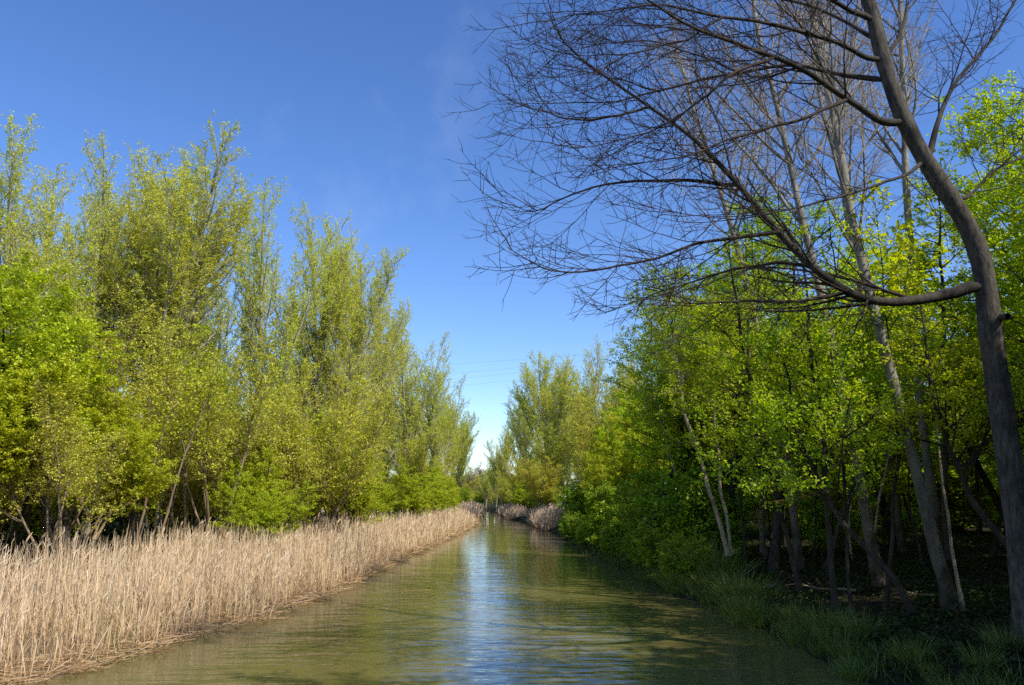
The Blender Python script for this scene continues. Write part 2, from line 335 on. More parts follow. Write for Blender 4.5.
cnt = []
for s in range(5): cnt.append(make_poplar(11 + s, ln=7 if s % 2 else 6, spread_ang=[26, 29, 25, 31, 27][s], lead=[3, 2, 4, 3, 2][s]))
for s in range(2): cnt.append(make_poplar(31 + s, 22, key="dense_poplar", ln=9, spread_ang=34, full=1.15, lead=4))
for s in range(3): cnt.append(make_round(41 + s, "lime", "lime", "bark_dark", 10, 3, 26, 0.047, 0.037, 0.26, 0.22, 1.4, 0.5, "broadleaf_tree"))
for s in range(3): cnt.append(make_round(51 + s, "olive", "olive", "twig_brown", 9, 5, 14, 0.037, 0.027, 0.22, 0.26, 1.1, 1.0, "thicket_tree", ts=0.09, l1ang=36, tr0=0.06))
for s in range(4): cnt.append(make_round(61 + s, "maple", "maple", "bark_dark", 12, 1 + s % 2, 17, 0.040, 0.032, 0.34, 0.12, 1.6, 0.24, "maple_tree", ts=0.0, l1ang=64, tr0=0.13, wid=1.15))
for s in range(2): cnt.append(make_round(71 + s, "bush", "bush", "bark_dark", 4.0, 6, 14, 0.06, 0.042, 0.04, 0.5, 0.8, 0.7, "leafy_bush", tr0=0.03))
for s in range(2): cnt.append(make_round(81 + s, "brown", "brown", "twig_brown", 8, 5, 6, 0.04, 0.03, 0.06, 0.25, 1.0, 1.0, "bare_shrub", ts=0.08, l1ang=36, tr0=0.05))
for s in range(2): cnt.append(make_round(91 + s, "shade", "maple", "bark_dark", 13, 1, 8, 0.10, 0.075, 0.3, 0.1, 1.5, 0.4, "woodland_tree", ts=0.0, l1ang=62, tr0=0.14, wid=1.2))
for s in range(2): make_round(151 + s, "lime_high", "lime", "bark_dark", 11, 3, 26, 0.046, 0.036, 0.42, 0.20, 1.3, 0.45, "broadleaf_tree", wid=1.1)
for s in range(2): make_round(161 + s, "olive_high", "olive", "twig_brown", 9, 5, 13, 0.037, 0.027, 0.42, 0.2, 1.0, 1.0, "thicket_tree", ts=0.09, l1ang=36, tr0=0.06)
for s in range(3): make_round(131 + s, "stem", "maple", ["bark_dark", "bark_palebrown", "bark_dark"][s], 9, 1, 8, 0.055, 0.044, 0.62, 0.12, 0.5, 0.5, "thin_stem_tree", ts=0.02, tr0=0.055, wid=0.8)
for s in range(2): make_round(141 + s, "pale_stem", "lime", "twig_brown", 9, 1, 8, 0.055, 0.044, 0.55, 0.12, 0.5, 0.5, "thin_stem_tree", ts=0.05, tr0=0.065, wid=0.8)
print("leaf counts", cnt)

# ------------------------------------------------------------------ left bank trees
def stand(key, px, py, Y, label, cat, group=None, **kw):
    # the tip of the crown, not the foot of the trunk, stands where the photo shows it
    p = at(px, py, Y); g = float(ground_z(p[0], Y)); h = p[2] - g; k = CNT.get(key, 0)
    vs = PROTO[key]; _, parts, tip = vs[(k if kw.get("var") is None else kw["var"]) % len(vs)]; sc = h / parts[0][2] * kw.get("wide", 1.0); a = kw.get("rot", k * 2.399)
    dx = (tip[0] * math.cos(a) - tip[1] * math.sin(a)) * sc; dy = (tip[0] * math.sin(a) + tip[1] * math.cos(a)) * sc
    x = p[0] - dx; yy = Y - dy
    if p[0] > edge_r(Y) - 6: x = max(x, float(edge_r(yy)) + 0.5)
    else: x = min(x, float(edge_l(yy)) - 3.0)
    return place(key, x, yy, h, label, cat, group, **kw)
G_L = "poplars along the reed bank"
for px, py, Y, lab, kw in [
    (22, 113, 36, "tall thin poplar at the left edge of the picture, behind bright green tree", {}),
    (60, 165, 44, "slim poplar between the edge poplar and its pair of thin topped neighbours", {}),
    (100, 136, 40, "poplar with a thin see-through top, second tall crown from the left edge", {}),
    (150, 146, 44, "narrow poplar left of the broadest and highest poplar", {}),
    (190, 140, 52, "poplar half hidden behind the left side of the broadest poplar", {}),
    (224, 122, 42, "broadest and highest poplar of the reed bank, wide fanned top", dict(wide=1.3, var=2)),
    (268, 178, 52, "poplar with leaning right branches just right of the highest poplar", {}),
    (304, 203, 57, "poplar with dark forked trunk in the middle of the sloping row", {}),
    (336, 215, 62, "poplar with feathery tip, fourth right of the highest poplar", {}),
    (362, 243, 67, "poplar whose upper twigs reach towards the single high wire", {}),
    (383, 272, 76, "poplar with drooping right side above the long reed bed", {}),
    (403, 306, 88, "poplar nearest the left ends of the bundled wires", {}),
    (416, 350, 98, "low rounded poplar just before the canal gap on the reed side", {}),
    (436, 397, 130, "first of the distant poplars on the reed side, left of the twin peaks", {}),
    (450, 392, 140, "distant poplar with pointed top, higher of the twin peaks by the gap", {}),
    (464, 412, 156, "distant poplar sloping down to the canal gap on the reed side", {}),
    (473, 450, 185, "smallest far poplar beside the patch of low sky, reed side", {}),
]: stand("poplar" if py < 390 else "dense_poplar", px, py, Y, lab, "tree", G_L, **{"wide": 1.0 if px < 375 else (1.12 if px < 425 else 0.85), **kw})
rng = np.random.default_rng(5)
for i in range(20):
    Y = 30 + i * 5.2; x = np.interp(Y, [30, 45, 96, 150], [-26, -19, -13, -10]) - rng.uniform(0, 5)
    place("poplar", x, Y + rng.uniform(-2, 2), rng.uniform(17, 21), "poplar in the second row, mostly hidden behind the front poplars", "tree", "second row of poplars on the reed side")
for px, py, Y, lab in [
    (28, 252, 26, "tall bright lime green tree at the left edge, above the nearest reeds"),
    (-25, 300, 21, "lime green tree cut off by the left edge of the picture"),
    (80, 335, 27, "lime green tree right of the tall one at the left edge"),
    (118, 385, 27, "low lime green tree with dark stems above the near reeds"),
    (262, 432, 36, "vivid green small tree with rounded top in the middle of the reed bank"),
    (236, 458, 33, "small vivid green tree beside the rounded one, standing lower"),
    (318, 405, 44, "yellowish green small tree under the sloping poplars"),
    (365, 448, 54, "fresh green tree low under the poplars, first of three before the reed end"),
    (402, 455, 66, "fresh green tree low under the poplars, middle of three before the reed end"),
    (432, 457, 82, "fresh green tree low under the poplars, last of three before the reed end"),
    (452, 476, 104, "small distant green tree directly behind the end of the reeds"),
]: stand("lime_high" if px < 130 else "lime", px, py, Y, lab, "tree", "bright green trees behind the reeds", wide=1.15)
for px, py, Y, lab in [
    (140, 300, 30, "olive thicket of thin stems right of the tall lime tree"),
    (185, 318, 33, "brownish olive thicket under the highest poplar"),
    (215, 350, 37, "olive thicket left of the vivid rounded tree"),
    (290, 350, 41, "olive yellow thicket right of the vivid rounded tree"),
    (340, 375, 50, "olive thicket behind the yellowish green small tree"),
    (375, 395, 60, "olive thicket under the poplar near the wires"),
    (70, 372, 24, "thin stemmed olive thicket over the nearest reeds"),
    (415, 425, 84, "distant olive thicket above the three fresh green trees"),
]: stand("olive_high" if px < 230 else "olive", px, py, Y, lab, "tree", "olive thickets behind the reeds", wide=1.1)
for i in range(26):
    Y = 20 + i * 3.6; x = np.interp(Y, [20, 30, 42, 96, 150], [-16, -16.5, -13.5, -8.5, -5]) - rng.uniform(0, 5)
    place(["olive", "lime", "olive"][i % 3], x, Y, rng.uniform(5, 8.5), "leafy thicket deep in the shade behind the reed bank trees", "tree", "thickets in the wood behind the reeds")
for px, py, Y, lab in [
    (480, 461, 264, "reddish brown leafless shrub at the far end of the canal"),
    (474, 466, 262, "brownish bare shrub behind the far reed clump"), (494, 474, 270, "brownish bare shrub at the wooded side of the canal end"),
    (487, 468, 268, "brownish bare shrub in the middle of the canal end"),
]: stand("brown", px, py, Y, lab, "shrub", "bare shrubs at the canal end", wide=1.9)

# ------------------------------------------------------------------ far right bank trees
for px, py, Y, k, lab, kw in [
    (497, 462, 205, "dense_poplar", "farthest tree of the shaded bank, beside the patch of low sky", {}),
    (507, 425, 178, "dense_poplar", "distant poplar sloping down to the canal gap, wooded side", {}),
    (521, 388, 152, "dense_poplar", "distant olive poplar with stepped outline, wooded side of the gap", {}),
    (541, 352, 128, "dense_poplar", "tall dark olive poplar with rounded top right of the canal gap", dict(wide=1.2)),
    (563, 372, 132, "dense_poplar", "distant poplar between the rounded dark one and the pointed pair", {}),
    (566, 352, 112, "poplar", "pointed pale poplar, first of a pair beyond the leafy bank", {}),
    (597, 336, 104, "poplar", "pointed pale poplar, higher of a pair beyond the leafy bank", {}),
    (630, 346, 96, "poplar", "poplar half hidden by the leafy branches at the end of the bare twigs", {}),
    (585, 395, 88, "olive", "yellow olive thicket in front of the pointed poplars", dict(wide=1.3)),
    (612, 385, 72, "olive", "yellow olive thicket left of the overhanging leafy trees", dict(wide=1.3)),
]: stand(k, px, py, Y, lab, "tree", "distant trees on the wooded bank", **{"wide": 0.9 if px < 530 else 1.15, **kw})
for i in range(12):
    Y = 75 + i * 12; x = np.interp(Y, [60, 100, 150, 220], [15, 12, 9, 8]) + rng.uniform(2, 9)
    place("dense_poplar" if i % 2 else "poplar", x, Y, rng.uniform(13, 18), "distant tree deeper in the wood, mostly hidden", "tree", "hidden distant trees of the wooded bank")
for i in range(18):
    place(["olive", "brown", "bush"][i % 3], -32 + i * 2.6, 262 + (i * 5.3) % 16, rng.uniform(9, 11.5), "hazy far shrub closing the bend of the canal", "tree", "trees closing the canal bend", wide=1.7)
for i in range(9):
    place(["olive", "bush", "olive"][i % 3], -14 + i * 3, 205 + 9 * (i % 3) + (18 if -8 < -14 + i * 3 < 0 else 0), rng.uniform(5, 7.5), "hazy far tree closing the bend of the canal", "tree", "trees closing the canal bend", wide=1.3)

# ------------------------------------------------------------------ mid right bank: leaves down to the water
for px, py, Y, k, lab, w in [
    (596, 428, 66, "lime", "small light green tree in front of the dark rounded poplar", 1.0),
    (630, 400, 50, "lime", "light green tree leaning out where the wooded bank begins", 1.1),
    (618, 478, 44, "bush", "green bush touching the water right of the far reed bed", 1.1),
    (590, 478, 66, "bush", "yellow green bush behind the far reed bed", 1.2),
    (598, 500, 54, "bush", "dark little bush overhanging the water beside the far reeds", 1.0),
    (652, 462, 37, "bush", "leafy bush hanging over the water at the front of the bank", 1.1),
    (690, 450, 33, "bush", "leafy bush behind the tall sedge tuft", 1.2),
    (640, 492, 36, "bush", "low dark bush at the waterline, left of the tall sedge tuft", 1.2),
]: stand(k, px, py, Y, lab, "tree" if k == "lime" else "bush", "greenery at the water's edge, wooded bank", wide=w)
for px, py, Y, lab, w in [
    (655, 350, 44, "leafy tree whose crown ends the canopy beside the sky gap", 1.15),
    (672, 290, 36, "leafy tree with bright sprays under the bare twig tips", 1.1),
    (712, 235, 33, "leafy maple lit from behind, left of the pale leaning stems", 1.1),
    (752, 195, 30, "leafy maple reaching up among the bare twigs", 1.1),
    (800, 185, 27, "leafy maple showing between the tall pale trunks", 1.1),
    (862, 240, 30, "leafy maple behind the long low bare limb", 1.15),
    (958, 190, 27, "leafy maple behind the bend of the dark bare trunk", 1.1),
    (1012, 70, 20, "tall leafy maple at the top right corner behind bare twigs", 1.1),
    (985, 95, 21, "leafy maple filling the gap right of the crooked dark trunk", 1.1),
    (1085, 60, 17, "leafy maple cut off by the right edge of the picture", 1.0),
    (905, 290, 25, "low leafy maple under the long bare limb", 1.1),
]: stand("maple", px, py, Y, lab, "tree", "leafy maples on the wooded bank", wide=w)
def sunlit_gap(x, y):
    """the gap in the wood through which the sun reaches the pale leaning stems"""
    t = min(max(((x - 7.2) * 0.766 - (y - 25) * 0.643), 0), 11); return math.hypot(x - 7.2 - t * 0.766, y - 25 + t * 0.643) < 2.6
for i in range(44):
    Y = 12 + (i * 7.3) % 62; x = 11.5 + (i * 5.17) % 30
    if x < 10 + 0.0 * Y: continue
    if Y < 20 and x < 15: x += 6
    if sunlit_gap(x, Y): continue
    place("shade", x + rng.uniform(-1, 1), Y + rng.uniform(-1.5, 1.5), rng.uniform(9, 14), "slender leafy tree standing deep in the shaded wood", "tree", "trees deep in the shaded wood")
for i in range(10):
    place("shade", 17 + (i * 4.1) % 20, -4 + (i * 2.9) % 14, rng.uniform(8, 10), "leafy tree outside the picture shading the wooded bank", "tree", "trees shading the wooded bank from outside")
for i in range(16):
    Y = 102 + i * 6; place(["olive", "lime", "olive"][i % 3], float(edge_r(Y)) + 2.6 + (i * 0.83) % 3, Y, [8.5, 6, 7][i % 3] * rng.uniform(0.85, 1.2), "leafy growth low on the far wooded bank, one of a continuous screen", "tree", "low growth along the far wooded bank", wide=1.4)
for i in range(24):
    Y = 26 + i * 1.5
    place("bush", float(edge_r(Y)) + 0.35 + (i * 0.37) % 0.9, Y, rng.uniform(1.2, 2.1), "low bush trailing over the waterline of the wooded bank", "bush", "low bushes along the waterline", wide=1.35)
for i in range(16):
    Y = 20 + i * 3.4
    place("bush", edge_r(Y) + rng.uniform(3, 16), Y, rng.uniform(2, 4), "dim leafy bush between the trunks in the shaded wood", "bush", "bushes in the shaded wood", wide=1.3)

for x, y, h in [(9.5, 3.5, 6), (11.5, 5.5, 7), (12.5, 2, 7.5), (9, 0, 6), (11, -2, 7), (14, 4.5, 7.5), (8.6, -3.5, 6), (13.5, -1, 8), (12.0, 9.0, 8), (11.3, 7.2, 7.5), (14.5, 8.5, 11.5), (17.5, 6.5, 13), (19, 4, 15), (13.2, 10.6, 7), (9.8, 6.0, 6.5), (12.4, 5.6, 14), (14.8, 5, 14), (10.8, 3.2, 12), (12.5, 0.5, 13), (14.2, 6.4, 17), (16.5, 4.5, 15), (13, 3.5, 16), (18, 7.5, 16), (10.6, 0, 12)]:
    place("maple", x, y, h, "small leafy maple outside the picture shading the wooded bank", "tree", "trees shading the wooded bank from outside", wide=1.3)
for i in range(30):
    place(["bush", "olive"][i % 2], -19 - (i * 3.1) % 16, 24 + i * 1.7, [5, 7][i % 2] * rng.uniform(0.9, 1.2), "dim growth at the back of the wood behind the reeds", "tree", "back of the wood behind the reeds", wide=1.5)
for i in range(30):
    Y = 17 + (i * 3.7) % 22; x = float(edge_r(Y)) + 1.2 + (i * 1.93) % 9
    if sunlit_gap(x, Y): continue
    place("stem", x, Y, rng.uniform(7, 10.5), "thin stem with a small high crown, one of many in the shaded wood", "tree", "thin stems of the shaded wood", lean=(rng.normal(0, .05), rng.normal(-0.05, .07)))
for i in range(26):
    Y = 17 + (i * 4.3) % 34; x = float(np.interp(Y, [17, 30, 52], [-12.8, -12.6, -11.5])) - (i * 1.37) % 5
    place("pale_stem", x, Y, rng.uniform(7, 10.5), "thin brownish stem standing just behind the reeds", "tree", "thin stems behind the reeds", lean=(rng.normal(0, .05), rng.normal(0.02, .06)))
for i in range(26):
    Y = 95 + i * 5; place(["lime", "olive", "bush"][i % 3], float(edge_l(Y)) - 3.5 - (i * 2.3) % 12, Y, [7, 6.5, 4.5][i % 3] * rng.uniform(0.85, 1.2), "distant low tree behind the end of the reeds", "tree", "low trees behind the far reeds", wide=1.3)
for i in range(22):
    Y = 70 + i * 7.5; place(["olive", "bush", "dense_poplar"][i % 3], float(edge_r(Y)) + rng.uniform(5, 11), Y, [6, 4, 11][i % 3] * rng.uniform(0.85, 1.2), "leafy growth low on the far wooded bank, one of a continuous screen", "tree", "low growth along the far wooded bank", wide=1.5)
for i in range(64):
    place(["shade", "bush", "bush"][i % 3], 19 + (i * 7.7) % 46, 20 + i * 1.3, [11, 6, 4.5][i % 3] * rng.uniform(0.9, 1.2), "tree at the back of the shaded wood closing the view", "tree", "back of the shaded wood", wide=1.5)

# ------------------------------------------------------------------ trees with their own shape: helper
def smooth_path(pts, n):
    pts = np.asarray(pts, float); d = np.r_[0, np.cumsum(np.linalg.norm(np.diff(pts, axis=0), axis=1))]
    t = np.linspace(0, d[-1], n)
    # Catmull-Rom style: resample then relax
    P = np.stack([np.interp(t, d, pts[:, k]) for k in range(pts.shape[1])], 1)
    for _ in range(2):
        Q = P.copy(); Q[1:-1] = 0.25 * P[:-2] + 0.5 * P[1:-1] + 0.25 * P[2:]; P = Q
    return P
def path(px, n):   # px: list of (px, py, Y, radius)
    a = [(*at(p[0], p[1], p[2]), p[3]) for p in px]
    q = smooth_path(a, n); return q[None, :, :3], q[None, :, 3]
def own_tree(name, label, cat, base, group=None):
    r = bpy.data.objects.new(name, None); C.objects.link(r); r.location = base; tag(r, label, cat, group); return r
def part(pn, mb, mat, root, smooth=True):
    me = mb.mesh(root.name + "_" + pn, mat, smooth)
    co = np.zeros(len(me.vertices) * 3, np.float32); me.vertices.foreach_get("co", co)
    co = co.reshape(-1, 3) - np.array(root.location, np.float32); me.vertices.foreach_set("co", co.ravel()); me.update()
    return link(pn, me, root)
def wobble(rng, P, amp):
    n = P.shape[1]; w = rng.normal(0, amp, P.shape)
    for _ in range(2): w[:, 1:-1] = (w[:, :-2] + w[:, 1:-1] + w[:, 2:]) / 3
    w[:, 0] = 0; return P + w

# the big bare tree
rng = np.random.default_rng(77)
b0 = at(1026, 600, 13.2); gz = float(ground_z(b0[0], 13.2))
root = own_tree("bare_tree", "big dark leafless tree with crooked trunk, its bare limbs arching over the canal", "tree", (b0[0], 13.2, gz))
trunk = [(1036, 690, 13.2, 0.36), (1028, 610, 13.2, 0.28), (1022, 545, 13.2, 0.25), (1007, 445, 13.2, 0.235), (992, 345, 13.1, 0.225), (986, 290, 13.0, 0.215), (984, 255, 13.0, 0.19), (962, 214, 12.9, 0.185),
         (923, 159, 12.8, 0.175), (903, 119, 12.8, 0.165), (886, 75, 12.8, 0.155), (880, 45, 12.8, 0.15), (868, 0, 12.8, 0.135), (850, -70, 12.9, 0.11), (845, -150, 13.0, 0.085), (850, -260, 13.1, 0.03)]
tP, tR = path(trunk, 46); tR = tR * 0.86 * (1 + 0.05 * np.sin(np.arange(46) * 1.9) + 0.03 * np.sin(np.arange(46) * 4.3))[None]; mb = MB(); tubes(mb, tP, tR, 14)
st, sr = path([(1000, 316, 13.0, 0.07), (1004, 318, 12.75, 0.06), (1008, 316, 12.55, 0.05)], 4); tubes(mb, st, sr, 8)
part("trunk", mb, M["bark_main"], root)
limbs = [
 [(986, 292, 13.0, .14), (972, 294, 13, .115), (923, 298, 12.8, .105), (873, 301, 12.6, .095), (843, 293, 12.5, .088), (813, 268, 12.4, .08), (774, 226, 12.2, .07), (738, 184, 12.1, .058), (699, 144, 12, .046), (649, 107, 11.9, .034), (594, 70, 11.8, .022), (555, 35, 11.7, .014), (538, -10, 11.6, .006)],
 [(907, 128, 12.8, .09), (888, 129, 12.7, .075), (848, 99, 12.4, .065), (813, 75, 12.1, .058), (774, 57, 11.8, .05), (724, 38, 11.5, .04), (690, 26, 11.3, .032), (644, 0, 11, .022), (600, -40, 10.8, .012), (560, -90, 10.6, .005)],
 [(887, 84, 12.8, .07), (878, 82, 12.9, .06), (833, 72, 13.2, .05), (784, 65, 13.5, .042), (738, 72, 13.7, .036), (699, 80, 13.8, .032), (660, 92, 13.9, .027), (604, 102, 14, .018), (530, 103, 14.1, .009), (482, 106, 14.2, .004)],
 [(885, 66, 12.8, .07), (876, 64, 12.7, .055), (838, 42, 12.3, .048), (799, 30, 12, .042), (724, 17, 11.6, .032), (670, 4, 11.3, .022), (600, 10, 11, .014), (540, 22, 10.8, .006)],
 [(925, 152, 12.8, .07), (933, 140, 12.9, .06), (943, 109, 13.1, .05), (960, 75, 13.3, .045), (982, 50, 13.5, .04), (1002, 28, 13.7, .034), (1018, -5, 14, .025), (1026, -80, 14.2, .008)],
 [(890, 60, 12.8, .06), (895, 46, 12.9, .045), (905, 20, 13.3, .038), (908, 0, 13.5, .033), (925, -60, 14, .02), (930, -120, 14.2, .008)],
 [(930, 165, 12.8, .05), (908, 174, 12.5, .035), (883, 184, 12.2, .03), (843, 196, 11.8, .025), (799, 209, 11.4, .02), (750, 218, 11, .015), (700, 218, 10.8, .01), (640, 205, 10.5, .004)],
 [(872, 15, 12.8, .07), (850, 10, 12.3, .05), (800, -20, 11.6, .04), (740, -50, 11, .03), (670, -60, 10.6, .02), (600, -50, 10.3, .008)],
 [(880, 45, 12.8, .06), (850, 22, 13.4, .045), (810, 5, 14, .036), (750, -8, 14.6, .028), (680, -10, 15.2, .018), (610, -2, 15.6, .006)],
 [(958, 208, 12.9, .05), (975, 190, 13.4, .035), (992, 172, 13.8, .03), (1015, 160, 14.1, .024), (1050, 150, 14.4, .01)],
 [(850, -90, 13, .06), (880, -110, 13.4, .045), (940, -130, 14, .03), (1000, -120, 14.4, .012)],
]
subs = [
 (0, [(780, 232, 12.2, .04), (733, 238, 12.0, .03), (694, 243, 11.9, .025), (644, 263, 11.8, .02), (584, 271, 11.7, .015), (545, 271, 11.6, .011), (505, 248, 11.5, .005)]),
 (0, [(738, 184, 12.1, .04), (699, 181, 12.3, .03), (644, 181, 12.5, .024), (599, 184, 12.6, .018), (564, 199, 12.7, .014), (530, 217, 12.8, .009), (500, 196, 12.9, .004)]),
 (0, [(649, 107, 11.9, .026), (614, 119, 11.7, .02), (564, 119, 11.5, .013), (510, 100, 11.3, .004)]),
 (0, [(843, 293, 12.5, .04), (800, 302, 12.1, .026), (750, 300, 11.8, .02), (700, 304, 11.5, .013), (640, 300, 11.3, .005)]),
 (0, [(813, 268, 12.4, .045), (780, 262, 12.9, .03), (735, 268, 13.3, .022), (680, 285, 13.6, .014), (610, 310, 13.9, .005)]),
 (1, [(774, 57, 11.8, .035), (730, 75, 11.4, .026), (690, 110, 11.1, .018), (640, 135, 10.8, .012), (570, 150, 10.5, .004)]),
 (1, [(848, 99, 12.4, .04), (800, 120, 12, .028), (740, 135, 11.7, .02), (680, 160, 11.4, .013), (600, 165, 11.2, .004)]),
 (2, [(738, 72, 13.7, .024), (690, 50, 13.9, .017), (640, 40, 14.1, .011), (570, 45, 14.4, .004)]),
 (2, [(660, 92, 13.9, .02), (620, 78, 14.2, .013), (560, 68, 14.5, .004)]),
 (3, [(724, 17, 11.6, .022), (680, 42, 11.3, .016), (620, 55, 11.0, .010), (550, 55, 10.7, .004)]),
]
def twig_sets(rng, P, Rd, per_m=3.4):
    L = np.linalg.norm(np.diff(P, axis=1), axis=2).sum(1)
    a = kids(rng, P, Rd, np.clip((L * per_m).astype(int), 3, 60), 0.12, 0.99, 35, 12, lambda t, i: 0.5 + 2.05 * (1 - t * 0.75), 10, 0.07, 0.045, flat=0.8, rr=0.42, rtip=0.35, rmin=0.0085, bias=(-0.5, 0, -0.05))
    La = np.linalg.norm(np.diff(a[0], axis=1), axis=2).sum(1)
    b = kids(rng, *a, np.clip((La * 5.2).astype(int), 2, 10), 0.1, 0.98, 48, 12, lambda t, i: 0.15 + 0.42 * La[i] * (1 - 0.6 * t), 6, 0.09, 0.05, flat=0.9, rr=0.62, rtip=0.5, rmin=0.0056)
    Lb = np.linalg.norm(np.diff(b[0], axis=1), axis=2).sum(1)
    c = kids(rng, *b, np.clip((Lb * 3).astype(int), 1, 3), 0.15, 0.95, 50, 12, lambda t, i: 0.07 + 0.28 * Lb[i], 4, 0.09, 0.06, rr=0.75, rtip=0.65, rmin=0.0036)
    return a, b, c
def add_twigs(mb, sets):
    for (P, Rd), k in zip(sets, (5, 4, 3)): tubes(mb, P, Rd, k)
limb_o = []; LP = []
for li, l in enumerate(limbs):
    P, Rd = path(l, 34); P = wobble(rng, P, 0.03)
    k0 = np.argmin(np.linalg.norm(tP[0] - P[0, 0], axis=1)); off = tP[0, k0] - P[0, 0]
    P = P + off[None, None] * np.array([1, .75, .45, .2, .05] + [0] * 29)[None, :, None]; Rd = Rd * np.array([0.6, 1.1, 1.14, 1.08, 1.03] + [1] * 29)[None] * 0.8; mb = MB(); tubes(mb, P, Rd, 8)
    limb_o.append(part("limb", mb, M["bark_limb"], root)); LP.append((P, Rd))
tw = {i: MB() for i in range(len(limbs))}
for li, l in subs:
    P, Rd = path(l, 24); P = wobble(rng, P, 0.035); tubes(tw[li], P, Rd, 6); add_twigs(tw[li], twig_sets(rng, P, Rd, 3.5))
for li, (P, Rd) in enumerate(LP): add_twigs(tw[li], twig_sets(rng, P, Rd, 2.9))
for li, mb in tw.items():
    o = part("twig_spray", mb, M["bark_twig"], root); o.parent = limb_o[li]
mb = MB(); up = tP[:, 22:], tR[:, 22:]
add_twigs(mb, twig_sets(rng, tP[:, 26:], tR[:, 26:] * 0.3, 2.0)); part("twig_spray", mb, M["bark_twig"], root)

# ------------------------------------------------------------------ other shaped trees of the wooded bank
def shaped(name, label, pts, bark, bare=True, seed=0, t0=0.45, n1=26, L1max=4.0, ang=36, leafm=None, group=None, twbark=None, ln=8, fine=1.0, flat=0.8):
    rng = np.random.default_rng(seed)
    P, Rd = path(pts, 30); P = wobble(rng, P, 0.06); Rd = Rd * (0.76 + 0.05 * np.sin(np.arange(30) * 1.7 + seed) + 0.03 * np.sin(np.arange(30) * 4.1))[None]; Rd[:, 0] *= 1.35; Rd[:, 1] *= 1.1
    base = P[0, 0]; r = own_tree(name, label, "tree", tuple(base), group)
    mb = MB(); tubes(mb, P, Rd, 10); tb = M[bark]
    l1 = kids(rng, P, Rd, n1, t0, 0.99, ang, 9, lambda t, i: 0.5 + L1max * (1.02 - t) / (1 - t0 + 0.02), 9, 0.07, 0.10 if bare else 0.02, flat=flat, rr=0.5, rmin=0.014)
    tubes(mb, *l1, 5)
    La = np.linalg.norm(np.diff(l1[0], axis=1), axis=2).sum(1)
    cb = MB()
    l2 = kids(rng, *l1, np.clip((La * 3.6 * fine).astype(int), 2, 16), 0.12, 0.99, 42, 12, lambda t, i: 0.3 + 0.34 * La[i] * (1.05 - 0.8 * t), 6, 0.09, 0.07 if bare else 0.0, flat=flat, rr=0.5, rtip=0.4, rmin=0.007)
    Lb = np.linalg.norm(np.diff(l2[0], axis=1), axis=2).sum(1)
    l3 = kids(rng, *l2, np.clip((Lb * 4.2 * fine).astype(int), 1, 7), 0.15, 0.98, 45, 12, lambda t, i: 0.12 + 0.32 * Lb[i], 4, 0.1, 0.06 if bare else 0.0, flat=flat, rr=0.6, rtip=0.5, rmin=0.005)
    tubes(mb if leafm else cb, *l2, 4); tubes(mb if leafm else cb, *l3, 3); part("trunk", mb, tb, r)
    if leafm:
        lf = MB(); leaves(rng, lf, l2[0], ln + 5, 0.042, 0.033, 0.05, 0.9, droop=0.02); leaves(rng, lf, l3[0], ln + 4, 0.042, 0.033, 0.05, 0.9, droop=0.02)
        part("crown", lf, M[leafm], r, False)
    else: part("crown", cb, M[twbark or bark], r)
    return r
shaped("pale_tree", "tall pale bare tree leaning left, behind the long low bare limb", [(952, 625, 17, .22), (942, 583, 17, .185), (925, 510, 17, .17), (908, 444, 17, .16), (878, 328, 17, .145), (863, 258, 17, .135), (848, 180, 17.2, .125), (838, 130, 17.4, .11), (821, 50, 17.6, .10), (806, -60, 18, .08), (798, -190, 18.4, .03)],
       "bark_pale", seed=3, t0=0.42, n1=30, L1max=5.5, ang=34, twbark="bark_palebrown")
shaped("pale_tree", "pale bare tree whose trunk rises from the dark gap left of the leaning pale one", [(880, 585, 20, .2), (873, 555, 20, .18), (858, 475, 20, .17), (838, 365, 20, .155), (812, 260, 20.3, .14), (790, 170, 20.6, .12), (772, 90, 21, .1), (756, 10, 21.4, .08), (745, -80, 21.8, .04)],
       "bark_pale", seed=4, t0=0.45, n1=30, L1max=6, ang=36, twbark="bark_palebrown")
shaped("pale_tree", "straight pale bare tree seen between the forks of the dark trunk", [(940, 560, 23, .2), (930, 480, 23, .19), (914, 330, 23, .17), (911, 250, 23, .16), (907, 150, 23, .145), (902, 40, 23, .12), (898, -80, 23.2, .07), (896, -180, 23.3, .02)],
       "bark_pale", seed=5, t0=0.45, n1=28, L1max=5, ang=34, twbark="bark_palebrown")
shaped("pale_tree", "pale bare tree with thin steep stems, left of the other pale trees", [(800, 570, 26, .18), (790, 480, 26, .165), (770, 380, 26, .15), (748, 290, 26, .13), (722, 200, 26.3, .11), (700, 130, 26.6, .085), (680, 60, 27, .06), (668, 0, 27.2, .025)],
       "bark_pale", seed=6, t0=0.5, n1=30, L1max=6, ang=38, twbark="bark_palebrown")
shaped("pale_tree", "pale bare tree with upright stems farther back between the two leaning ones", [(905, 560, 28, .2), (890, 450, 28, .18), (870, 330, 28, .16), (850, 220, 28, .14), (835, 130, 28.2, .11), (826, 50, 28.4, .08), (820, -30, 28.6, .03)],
       "bark_pale", seed=7, t0=0.45, n1=30, L1max=6, ang=36, twbark="bark_palebrown")
